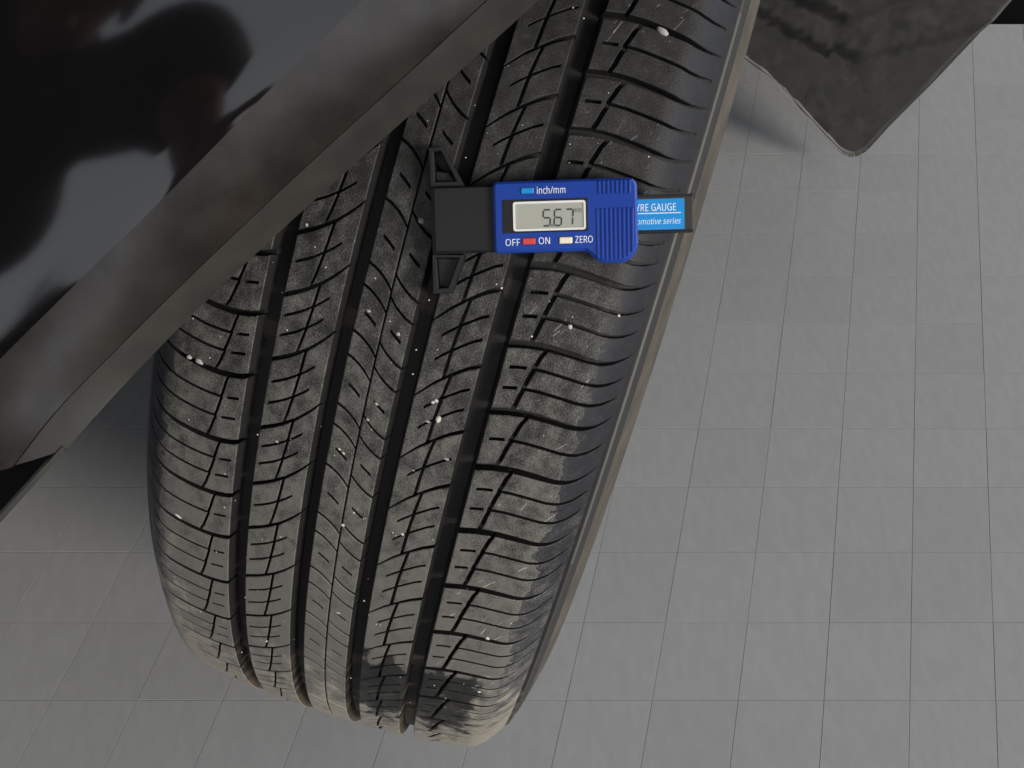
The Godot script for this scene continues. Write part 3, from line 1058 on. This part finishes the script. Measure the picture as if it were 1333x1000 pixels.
func make_tyre() -> void:
	tyre = base("tyre", Vector3(hub.x, 0.0, hub.z))
	tag(tyre, "worn black car tyre with four straight grooves and dusty brown sidewall", "tyre")
	# carcass: groove floors and the buttress below the shoulder ribs, all the way round
	var secs := [[-96.4, 0.0], [-95.5, -0.8], [-94.6, 0.1], [-93.2, 0.9], [-88, 3.6], [-83, 6.4], [-70, 6.4], [-56, 6.4], [-48, 6.4], [-43.5, 6.4], [-39, 6.4], [-28, 6.4], [-17.4, 6.4], [-14, 6.4], [-10.4, 6.4], [0, 6.4], [10.4, 6.4], [14, 6.4], [17.8, 6.4], [28, 6.4], [39, 6.4], [43.5, 6.4], [47, 6.4], [56, 6.4], [70, 6.4], [83, 6.4], [88, 3.6], [93.2, 0.9], [94.6, 0.1], [95.5, -0.8], [96.4, 0.0]]
	var steps := 240
	var c := Tris.new()
	var tt := TAU * TYRE_R / steps
	for k in steps:
		var ta := k * tt - 500.0
		var tb := ta + tt
		for j in secs.size() - 1:
			var sa: float = secs[j][0]
			var sb: float = secs[j + 1][0]
			var pa := tread_point(sa, ta, secs[j][1])
			var pb := tread_point(sb, ta, secs[j + 1][1])
			var pc := tread_point(sb, tb, secs[j + 1][1])
			var pd := tread_point(sa, tb, secs[j][1])
			var na := normal_at(sa, ta)
			var nb := normal_at(sb, ta)
			var nc := normal_at(sb, tb)
			var nd := normal_at(sa, tb)
			if absf(sa) > 88.0 and absf(sb) > 88.0 and absf(sa) < 96.5:
				var g := (pc - pa).cross(pd - pb).normalized()
				if g.dot(na) < 0.0:
					g = -g
				na = g
				nb = g
				nc = g
				nd = g
			c.tri(pa, pb, pc, na, nb, nc, tread_uv(sa, ta), tread_uv(sb, ta), tread_uv(sb, tb))
			c.tri(pa, pc, pd, na, nc, nd, tread_uv(sa, ta), tread_uv(sb, tb), tread_uv(sa, tb))
	put("carcass", c.mesh(), M.wall, tyre)
	# the flash line left by the mould on the shoulder, rubbed pale
	var ml := Tris.new()
	for k in 64:
		var ta := -70.0 + k * 4.0
		var tb := ta + 4.0
		ml.flat(tread_point(95.30, ta, -0.85), tread_point(95.62, ta, -0.85), tread_point(95.62, tb, -0.85), tread_point(95.30, tb, -0.85), normal_at(95.4, ta))
		ml.flat(tread_point(95.62, ta, -0.85), tread_point(95.9, ta, -0.2), tread_point(95.9, tb, -0.2), tread_point(95.62, tb, -0.85), axle)
		ml.flat(tread_point(95.30, ta, -0.85), tread_point(95.0, ta, -0.2), tread_point(95.0, tb, -0.2), tread_point(95.30, tb, -0.85), -axle)
	put("mould_line", ml.mesh(), mat(lin(0.085, 0.083, 0.078), 0.6), tyre)
	# sidewalls, with fine moulded rings
	var side := [[96.4, 25.4], [97.4, 27.6], [98.2, 29.6], [98.7, 30.2], [99.3, 32.4], [100.5, 36.0], [102.2, 42.0], [103.4, 47.0], [104.2, 51.0], [104.9, 52.6], [104.9, 54.2], [104.6, 55.0], [105.0, 61.0], [105.2, 68.0], [104.6, 80.0], [103.0, 92.0], [100.0, 105.0], [96.5, 115.0], [95.5, 118.0], [96.2, 120.0], [95.5, 123.0], [92.0, 128.0], [86.0, 131.0], [78.0, 132.0]]
	for sg in [1.0, -1.0]:
		var w := Tris.new()
		var band := Tris.new()
		for k in steps:
			var ta := k * tt - 500.0
			var tb := ta + tt
			for j in side.size() - 1:
				var dest := band if j < 4 else w
				var a0: Array = side[j]
				var a1: Array = side[j + 1]
				var q0: Array = side[maxi(j - 1, 0)]
				var q1: Array = side[mini(j + 2, side.size() - 1)]
				var dirs := []
				for pair in [[q0, a1], [a0, q1]]:
					var ds: float = pair[1][0] - pair[0][0]
					var dr: float = -(pair[1][1] - pair[0][1])
					dirs.append(Vector2(-dr, ds).normalized())
				var nn := func(dv: Vector2, t: float) -> Vector3:
					var th := t / TYRE_R
					return (axle * (dv.x * sg) + (face * cos(th) + run * sin(th)) * dv.y).normalized()
				var pa := spin(a0[0] * sg, TYRE_R - a0[1], ta)
				var pb := spin(a1[0] * sg, TYRE_R - a1[1], ta)
				var pc := spin(a1[0] * sg, TYRE_R - a1[1], tb)
				var pd := spin(a0[0] * sg, TYRE_R - a0[1], tb)
				dest.tri(pa, pb, pc, nn.call(dirs[0], ta), nn.call(dirs[1], ta), nn.call(dirs[1], tb))
				dest.tri(pa, pc, pd, nn.call(dirs[0], ta), nn.call(dirs[1], tb), nn.call(dirs[0], tb))
		put("sidewall", w.mesh(), M.side, tyre)
		put("moulded_band", band.mesh(), M.band, tyre)
	# rim: barrel and dished disc
	var rm := Tris.new()
	var prof := [[-90, 200], [-88, 206], [-84, 199], [-60, 180], [50, 178], [62, 170], [60, 60], [66, 40], [66, 0]]
	for k in 72:
		var ta := k * TAU * TYRE_R / 72
		var tb := (k + 1) * TAU * TYRE_R / 72
		for j in prof.size() - 1:
			var pa := spin(prof[j][0], prof[j][1], ta)
			var pb := spin(prof[j + 1][0], prof[j + 1][1], ta)
			var pc := spin(prof[j + 1][0], prof[j + 1][1], tb)
			var pd := spin(prof[j][0], prof[j][1], tb)
			rm.flat(pa, pb, pc, pd, axle + Vector3(0.01, 0.02, 0.03))
	put("rim", rm.mesh(), M.rim, tyre)
	# tread blocks: those of the part in view singly, the rest of the way round as one mass
	var rest_top := Tris.new()
	var rest_wall := Tris.new()
	for rib in ribs:
		for i in pitches.size() - 1:
			var a: float = pitches[i]
			var b: float = pitches[i + 1]
			var mid: float = (a + b) / 2.0 + rib.off
			if mid > -125.0 and mid < 430.0:
				var top := Tris.new()
				var wall := Tris.new()
				make_block(rib, a, b, true, top, wall)
				var m := ArrayMesh.new()
				top.into(m)
				wall.into(m)
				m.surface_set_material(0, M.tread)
				m.surface_set_material(1, M.wall)
				put(rib.name, m, null, tyre)
			else:
				make_block(rib, a, b, false, rest_top, rest_wall)
		var lo: float = pitches[-1]
		var hi: float = pitches[0] + TAU * TYRE_R
		var n := int(round((hi - lo) / 29.0))
		for i in n:
			make_block(rib, lerpf(lo, hi, float(i) / n), lerpf(lo, hi, (i + 1.0) / n), false, rest_top, rest_wall)
	var rm2 := ArrayMesh.new()
	rest_top.into(rm2)
	rest_wall.into(rm2)
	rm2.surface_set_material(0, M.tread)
	rm2.surface_set_material(1, M.wall)
	tag(put("tread", rm2, null, tyre), "", "", "", "stuff")
	# tread wear bars across the grooves
	for g in [[-47.0, -39.5], [-17.0, -10.7], [10.9, 17.5], [39.5, 46.8]]:
		for tc in [86.0, 288.0]:
			var off := interp([[-45, 36.0], [45, -8.0]], (g[0] + g[1]) / 2.0) - 14.0
			var w := Tris.new()
			var ring := [[-5.0, 6.45], [-3.0, 5.6], [3.0, 5.6], [5.0, 6.45]]
			for k in 3:
				var ta: float = tc + off + ring[k][0]
				var tb: float = tc + off + ring[k + 1][0]
				w.flat(tread_point(g[0], ta, ring[k][1]), tread_point(g[1], ta, ring[k][1]), tread_point(g[1], tb, ring[k + 1][1]), tread_point(g[0], tb, ring[k + 1][1]), normal_at(g[0], ta))
			put("wear_bar", w.mesh(), M.wall, tyre)

# ------------------------------------------------------------------ gauge
var gx := Vector3(0.99710, 0.06969, 0.03074).normalized()
var gy := Vector3(-0.02328, 0.66311, -0.74816).normalized()
var gz := Vector3(-0.07252, 0.74527, 0.66281).normalized()
var gauge: Node3D

func gauge_part(called: String, t: Tris, m: Material, parent: Node = null) -> MeshInstance3D:
	return put(called, t.mesh(), m, parent if parent else gauge)

func quad_box(x0: float, y0: float, x1: float, y1: float, z0: float, z1: float, bevel := 0.0, r := 0.0) -> Tris:
	var p := PackedVector2Array([Vector2(x0, y0), Vector2(x1, y0), Vector2(x1, y1), Vector2(x0, y1)]) if r == 0.0 else rounded_rect(x0, y0, x1, y1, r)
	return prism(scaled(p), z0 * 0.001, z1 * 0.001, bevel * 0.001)

func lettering(called: String, text: String, x0: float, x1: float, ybase: float, cap: float, z: float, m: Material, parent: Node, slant := 0.0, bold := false) -> void:
	var tm := TextMesh.new()
	var fnt := SystemFont.new()
	fnt.font_names = PackedStringArray(["Droid Sans"])
	if bold:
		fnt.font_weight = 700
	tm.font = fnt
	tm.text = text
	tm.font_size = 64
	tm.pixel_size = 1.0
	tm.depth = 0.0
	tm.horizontal_alignment = HORIZONTAL_ALIGNMENT_LEFT
	tm.depth = 2.0
	var arr := tm.get_mesh_arrays()
	var v: PackedVector3Array = arr[Mesh.ARRAY_VERTEX]
	var lo := Vector2(1e9, 1e9)
	var hi := Vector2(-1e9, -1e9)
	for p in v:
		lo = lo.min(Vector2(p.x, p.y))
		hi = hi.max(Vector2(p.x, p.y))
	# the height of a capital in this face is 0.714 of its size
	var k := cap / (64.0 * 0.714)
	var kx := (x1 - x0) / (hi.x - lo.x)
	var has_tail := text.contains("g") or text.contains("/")
	var bottom := lo.y
	if text.contains("/"):
		bottom = hi.y - 64.0 * 0.76
	for i in v.size():
		var y := (v[i].y - bottom) * k
		v[i] = Vector3(x0 + (v[i].x - lo.x) * kx + slant * y, ybase + y, z + v[i].z * 0.02) * 0.001
	arr[Mesh.ARRAY_VERTEX] = v
	var mesh := ArrayMesh.new()
	mesh.add_surface_from_arrays(Mesh.PRIMITIVE_TRIANGLES, arr)
	put(called, mesh, m, parent)

func make_gauge() -> void:
	var org := Vector3(-0.00684, CAM_HEIGHT - 0.23843, -0.26422)
	gauge = base("tread_depth_gauge", org)
	gauge.basis = Basis(gx, gy, gx.cross(gy).normalized())
	tag(gauge, "blue digital tread depth gauge reading 5.67 laid across the tyre", "gauge")
	var blue := mat(lin(0.014, 0.050, 0.30), 0.28)
	var black := mat(lin(0.007, 0.007, 0.0075), 0.5)
	var darkbar := mat(lin(0.03, 0.027, 0.025), 0.45)
	var white := mat(lin(0.78, 0.78, 0.78), 0.5)
	var silver := mat(lin(0.72, 0.72, 0.70), 0.4)
	var lcd := mat(lin(0.37, 0.375, 0.325), 0.3)
	var digit := mat(lin(0.05, 0.05, 0.045), 0.5)
	var cyan := mat(lin(0.01, 0.25, 0.64), 0.4)
	# body
	var o := PackedVector2Array()
	for q in [[1.3, -24.6], [0.4, -24.2], [0, -23.3], [0, -1.4], [0.4, -0.4], [1.3, 0.0], [36.0, 0.1], [46.8, 0.1], [48.6, -0.2], [49.7, -1.2], [50.15, -2.8], [50.4, -22.6], [50.0, -24.4], [48.8, -26.4], [47.2, -28.0], [45.6, -28.8], [43.8, -29.0], [38.4, -28.8], [36.4, -28.2], [34.8, -27.0], [33.6, -25.6], [32.6, -24.9], [31.4, -24.6]]:
		o.append(Vector2(q[0], q[1]))
	var body := gauge_part("body", prism(scaled(o), -0.0105, 0.0, 0.0009), blue)
	# grip ridges, above and below the plain band
	for k in 8:
		var x := 36.6 + k * 1.5
		gauge_part("grip_ridge", quad_box(x, -5.3, x + 0.95, -0.7, -0.3, 0.45, 0.25), blue, body)
	for k in 9:
		var x := 35.9 + k * 1.5
		var yb := interp([[35, -26.6], [37, -27.8], [40, -28.2], [45, -28.0], [47.5, -26.6], [49, -24.8]], x + 0.5)
		gauge_part("grip_ridge", quad_box(x, yb, x + 0.95, -10.2, -0.3, 0.45, 0.25), blue, body)
	# display
	var win := gauge_part("display_window", quad_box(3.1, -17.95, 33.1, -6.35, -0.2, 0.12, 0.1, 0.5), black)
	var fr := Tris.new()
	var fo := rounded_rect(7.0, -17.35, 32.3, -7.2, 0.9)
	var fi := rounded_rect(7.75, -16.6, 31.6, -7.95, 0.5)
	for i in fo.size():
		var j := (i + 1) % fo.size()
		var a := fo[i] * 0.001
		var b := fo[j] * 0.001
		var cc := fi[j] * 0.001
		var d := fi[i] * 0.001
		var z := 0.0005
		fr.flat(Vector3(a.x, a.y, z), Vector3(b.x, b.y, z), Vector3(cc.x, cc.y, z), Vector3(d.x, d.y, z), Vector3(0, 0, 1))
		var od := Vector3(a.x + b.x, a.y + b.y, 0) / 2.0 - Vector3(0.0196, -0.0123, 0)
		fr.flat(Vector3(a.x, a.y, 0), Vector3(b.x, b.y, 0), Vector3(b.x, b.y, z), Vector3(a.x, a.y, z), od)
		fr.flat(Vector3(d.x, d.y, 0), Vector3(cc.x, cc.y, 0), Vector3(cc.x, cc.y, z), Vector3(d.x, d.y, z), -od)
	gauge_part("display_frame", fr, silver, win)
	gauge_part("display_screen", quad_box(7.6, -16.75, 31.75, -7.8, 0.0, 0.2), lcd, win)
	# digits of seven slanted segments
	var seg := {"5": "afgcd", "6": "afgcde", "7": "abc"}
	var dx := 17.4
	for ch in ["5", "6", "7"]:
		var t := Tris.new()
		var w := 2.5
		var h := 5.5
		var x0 := {"5": 17.3, "6": 21.2, "7": 25.1}[ch] as float
		var y0 := -15.7
		var th := 0.62
		var lines := {"a": [0, 1, 1, 1], "b": [1, 1, 1, 0.5], "c": [1, 0.5, 1, 0], "d": [0, 0, 1, 0], "e": [0, 0.5, 0, 0], "f": [0, 1, 0, 0.5], "g": [0, 0.5, 1, 0.5]}
		for q in seg[ch]:
			var l: Array = lines[q]
			var a := Vector2(x0 + l[0] * w, y0 + l[1] * h)
			var b := Vector2(x0 + l[2] * w, y0 + l[3] * h)
			var d := (b - a).normalized()
			var n := Vector2(-d.y, d.x) * th / 2.0
			a += d * 0.32
			b -= d * 0.32
			var pts := PackedVector2Array([a - d * 0.2, a + n, b + n, b + d * 0.2, b - n, a - n])
			var sl := PackedVector2Array()
			for p in pts:
				sl.append(Vector2(p.x + (p.y - y0) * 0.06, p.y))
			prism(scaled(sl), 0.00018, 0.00024, 0.0, t)
		gauge_part("digit", t, digit, win)
	gauge_part("decimal_point", quad_box(20.25, -15.95, 20.8, -15.3, 0.18, 0.24), digit, win)
	lettering("unit_mark", "mm", 28.2, 30.9, -11.4, 1.75, 0.22, digit, win)
	# buttons and lettering
	var buttons := [[9.9, -4.4, 14.4, -2.4, cyan, "blue button above the display"], [10.05, -21.95, 14.6, -19.75, mat(lin(0.62, 0.06, 0.05), 0.4), "red button below the display"], [22.95, -22.0, 27.5, -19.75, mat(lin(0.82, 0.74, 0.55), 0.4), "cream button below the display"]]
	for q in buttons:
		var bt := gauge_part("button", quad_box(q[0], q[1], q[2], q[3], -0.2, 0.55, 0.3, 0.35), q[4])
		bt.set_meta("label", q[5])
		gauge_part("button_gap", quad_box(q[0] - 0.3, q[1] - 0.3, q[2] + 0.3, q[3] + 0.3, -0.3, 0.03, 0.0, 0.5), mat(lin(0.006, 0.02, 0.13), 0.5), bt)
	lettering("lettering", "inch/mm", 15.5, 25.4, -4.55, 2.35, 0.0, white, body)
	lettering("lettering", "OFF", 4.1, 9.2, -22.3, 2.35, 0.0, white, body)
	lettering("lettering", "ON", 15.75, 19.7, -22.0, 2.35, 0.0, white, body)
	lettering("lettering", "ZERO", 28.5, 34.6, -21.9, 2.35, 0.0, white, body)
	# slide with its printed label
	var slide := gauge_part("slide", quad_box(44.0, -19.0, 69.4, -6.0, -6.0, -2.0, 0.25), darkbar)
	gauge_part("slide_edge", quad_box(44.0, -6.75, 69.45, -5.9, -6.2, -1.5, 0.15), black, slide)
	gauge_part("slide_edge", quad_box(44.0, -19.1, 69.4, -18.3, -6.2, -1.5, 0.15), black, slide)
	gauge_part("label_plate", quad_box(45.0, -18.0, 66.5, -7.4, -2.2, -1.9), cyan, slide)
	var pale := mat(lin(0.62, 0.76, 0.85), 0.5)
	lettering("lettering", "TYRE GAUGE", 48.3, 63.6, -11.55, 2.45, -1.9, white, slide)
	lettering("lettering", "Automotive series", 46.2, 65.0, -16.1, 2.0, -1.9, pale, slide, 0.18)
	gauge_part("printed_line", quad_box(45.2, -12.45, 65.3, -12.15, -2.0, -1.87), white, slide)
	# black foot: stem and two buttressed wings
	var stem := gauge_part("stem", quad_box(-21.5, -23.9, 2.0, -0.9, -11.0, -2.6, 0.6), black)
	gauge_part("stem_step", quad_box(-22.4, -24.4, -11.0, -0.4, -11.5, -3.6, 0.5), black, stem)
	var plate := PackedVector2Array([Vector2(-22.8, 13.2), Vector2(-17.8, 13.5), Vector2(-10.4, -0.6), Vector2(-22.6, -0.6)])
	var low := PackedVector2Array([Vector2(-22.6, -24.4), Vector2(-11.0, -24.8), Vector2(-16.3, -38.4), Vector2(-22.8, -38.5)])
	var wing := func(pts: PackedVector2Array, hole: PackedVector2Array, floor_z: float) -> void:
		# a frame round a recess; the recess has a floor only when floor_z is above the back
		var t := Tris.new()
		var n := pts.size()
		for i in n:
			var j := (i + 1) % n
			var a := pts[i] * 0.001
			var b := pts[j] * 0.001
			var c := hole[j] * 0.001
			var d := hole[i] * 0.001
			var zt := -0.0036
			var zb := -0.0115
			var outd := Vector3((a + b).x - (c + d).x, (a + b).y - (c + d).y, 0)
			var a2 := a.lerp(d, 0.18)
			var b2 := b.lerp(c, 0.18)
			var d2 := d.lerp(a, 0.18)
			var c2 := c.lerp(b, 0.18)
			t.flat(Vector3(a2.x, a2.y, zt), Vector3(b2.x, b2.y, zt), Vector3(c2.x, c2.y, zt), Vector3(d2.x, d2.y, zt), Vector3(0, 0, 1))
			t.flat(Vector3(a.x, a.y, zt - 0.0004), Vector3(b.x, b.y, zt - 0.0004), Vector3(b2.x, b2.y, zt), Vector3(a2.x, a2.y, zt), outd + Vector3(0, 0, 0.002))
			t.flat(Vector3(d.x, d.y, zt - 0.0004), Vector3(c.x, c.y, zt - 0.0004), Vector3(c2.x, c2.y, zt), Vector3(d2.x, d2.y, zt), -outd + Vector3(0, 0, 0.002))
			t.flat(Vector3(a.x, a.y, zb), Vector3(b.x, b.y, zb), Vector3(b.x, b.y, zt - 0.0004), Vector3(a.x, a.y, zt - 0.0004), outd)
			t.flat(Vector3(d.x, d.y, zb), Vector3(c.x, c.y, zb), Vector3(c.x, c.y, zt - 0.0004), Vector3(d.x, d.y, zt - 0.0004), -outd)
			t.flat(Vector3(a.x, a.y, zb), Vector3(b.x, b.y, zb), Vector3(c.x, c.y, zb), Vector3(d.x, d.y, zb), Vector3(0, 0, -1))
		gauge_part("foot_wing", t, black)
	var hole_up := PackedVector2Array([Vector2(-21.0, 11.6), Vector2(-18.4, 11.8), Vector2(-13.2, 1.2), Vector2(-20.8, 1.2)])
	var hole_low := PackedVector2Array([Vector2(-21.2, -25.7), Vector2(-12.9, -25.9), Vector2(-17.2, -36.2), Vector2(-20.6, -36.4)])
	wing.call(plate, hole_up, 0.0)
	wing.call(low, hole_low, 0.0)
	gauge_part("recess_floor", prism(scaled(hole_low), -0.0112, -0.0068, 0.0003), black)
	gauge_part("recess_floor", prism(scaled(PackedVector2Array([Vector2(-20.8, 5.2), Vector2(-16.2, 4.6), Vector2(-13.6, 1.3), Vector2(-20.7, 1.3)])), -0.0112, -0.0065, 0.0003), black)

# ------------------------------------------------------------------ grit
func pebble_mesh(sd: int, r: Vector3) -> ArrayMesh:
	var g := RandomNumberGenerator.new()
	g.seed = sd
	var sp := SphereMesh.new()
	sp.radius = 1.0
	sp.height = 2.0
	sp.radial_segments = 9
	sp.rings = 5
	var arr := sp.get_mesh_arrays()
	var v: PackedVector3Array = arr[Mesh.ARRAY_VERTEX]
	var n := FastNoiseLite.new()
	n.seed = sd
	n.frequency = 0.7
	for i in v.size():
		var k := 1.0 + 0.38 * n.get_noise_3dv(v[i] * 1.6)
		v[i] = v[i] * k * r
	var st := SurfaceTool.new()
	arr[Mesh.ARRAY_VERTEX] = v
	var m := ArrayMesh.new()
	m.add_surface_from_arrays(Mesh.PRIMITIVE_TRIANGLES, arr)
	st.create_from(m, 0)
	st.generate_normals()
	return st.commit()

func make_grit() -> void:
	var stone := mat(lin(0.50, 0.48, 0.44), 0.85)
	var grey := mat(lin(0.20, 0.19, 0.18), 0.85)
	var group := "grit stuck in the tyre tread"
	var M_light := mat(lin(0.34, 0.33, 0.31), 0.85)
	var spots := [
		[69.2, -41.5, 2.6, 1.3, 1, "largest oval pale pebble in the upper shoulder slot of the tyre"],
		[67.1, 72.7, 1.0, 0.9, 0, "round white grit in a shoulder cut below the blue gauge"],
		[-72.7, 128.0, 1.2, 1.0, 1, "grey grit in the shoulder slot just below the bumper rim"],
		[-68.2, 128.4, 1.8, 1.1, 1, "elongated grey pebble beside smaller grit below the bumper rim"],
		[-71.9, 209.0, 2.0, 0.7, 0, "curved pale stone chip in a slot at the far shoulder"],
		[6.5, 92.8, 0.9, 0.8, 1, "pale grit in a dash cut of the centre rib just below the gauge foot"],
		[-6.2, 87.5, 0.9, 0.6, 1, "grey sliver in a dash cut beside the lower tip of the gauge foot"],
		[4.4, 50.0, 1.4, 1.2, 2, "dull grey pebble against the black foot of the gauge"],
		[-36.5, 63.2, 0.8, 0.7, 1, "lone grey grain on the rib next to the bumper rim"],
		[25.3, 115.1, 0.8, 0.7, 0, "first of two white grains side by side in a rib cut"],
		[26.3, 114.2, 0.9, 0.8, 0, "second of two white grains side by side in a rib cut"],
		[28.9, 121.4, 1.1, 1.6, 0, "tall white pebble at a crossing of two tread cuts"],
		[25.0, 123.4, 1.1, 0.5, 1, "grey sliver in the cut beside the tall white pebble"],
		[-31.5, 151.2, 0.8, 0.6, 1, "grey grain in a cut of the second rib from the far shoulder"],
		[4.5, 122.1, 0.9, 0.6, 1, "grey sliver in a dash cut at mid height of the centre rib"],
		[2.5, 129.6, 0.9, 0.6, 1, "grey grain at the head of a curved centre cut, beside the rib split"],
		[-6.0, 145.7, 0.9, 0.5, 0, "upper of two white grains sharing one dash cut of the centre rib"],
		[-4.2, 146.9, 0.9, 0.5, 0, "lower of two white grains sharing one dash cut of the centre rib"],
		[4.4, 173.3, 0.6, 0.5, 0, "small white grain in a dash cut below the pair in the centre rib"],
		[0.8, 181.2, 0.9, 0.7, 0, "white grit at the split in the centre rib"],
		[25.4, 177.1, 0.9, 0.6, 0, "white grain in a cut of the rib right of the centre groove, lower half"],
		[-24.6, 198.3, 0.8, 0.5, 1, "thin grey sliver in a cut of the second rib, lower half"],
		[-29.2, 280.1, 0.6, 0.6, 0, "tiny grain in the last clear cut of the second rib near the ground"],
		[4.5, 234.9, 1.2, 0.7, 1, "flat grey chip in a dash cut of the centre rib near the ground"],
		[70.5, 226.8, 1.2, 0.9, 0, "pale pebble in a shoulder slot near the bottom of the tyre"],
		[73.9, 273.2, 1.0, 0.8, 0, "white grain on the damp stain at the bottom of the tyre"],
		[35.6, 136.9, 1.1, 0.5, 1, "grey sliver at the end of a rib cut below the two white grains"],
		[24.0, 145.6, 0.7, 0.4, 1, "tiny grey sliver in a rib cut beside the wide groove, mid tyre"],
		[83.3, 64.1, 0.7, 0.6, 0, "white grain at the end of a shoulder cut below the gauge slide"],
		[39.1, 65.6, 0.5, 0.5, 0, "tiny white grain at the mouth of the groove below the blue gauge"],
		[54.5, 80.0, 0.5, 0.5, 0, "tiny white grain at the foot of a slanted shoulder cut below the gauge"],
	]
	for q in spots:
		var s: float = q[0]
		var t: float = q[1]
		var n := normal_at(s, t)
		var x := axle.slide(n).normalized()
		var z := x.cross(n).normalized()
		var p := put("pebble", pebble_mesh(int(t * 10.0), Vector3(q[2], minf(q[2], q[3]) * 0.9, q[3]) * 0.001), stone if q[4] == 0 else (M_light if q[4] == 1 else grey), self)
		p.transform = Transform3D(Basis(x, n, z) * Basis(Vector3.UP, rng.randf_range(-0.5, 0.1)), tread_point(s, t, 0.25) + tyre.position)
		tag(p, q[5] if q[5] != "" else "tiny pale grit stone wedged in a tread cut", "pebble", group)
	# dust specks on the tread: nobody could count them
	var speck := pebble_mesh(3, Vector3.ONE * 0.00026)
	var mm := MultiMesh.new()
	mm.transform_format = MultiMesh.TRANSFORM_3D
	mm.mesh = speck
	mm.instance_count = 140
	for i in 140:
		var s := rng.randf_range(-78.0, 82.0)
		var t := rng.randf_range(-60.0, 330.0)
		var k := rng.randf_range(0.35, 1.0)
		k *= k
		var p := tread_point(s, t, 0.0) + tyre.position
		mm.set_instance_transform(i, Transform3D(Basis.from_euler(Vector3(rng.randf() * 6.0, rng.randf() * 6.0, 0)).scaled(Vector3.ONE * (0.35 + k)), p))
	var mi := MultiMeshInstance3D.new()
	mi.name = "grit"
	mi.multimesh = mm
	mi.material_override = stone
	add_child(mi, true)
	tag(mi, "fine pale specks of grit scattered over the black tread", "grit", "", "stuff")
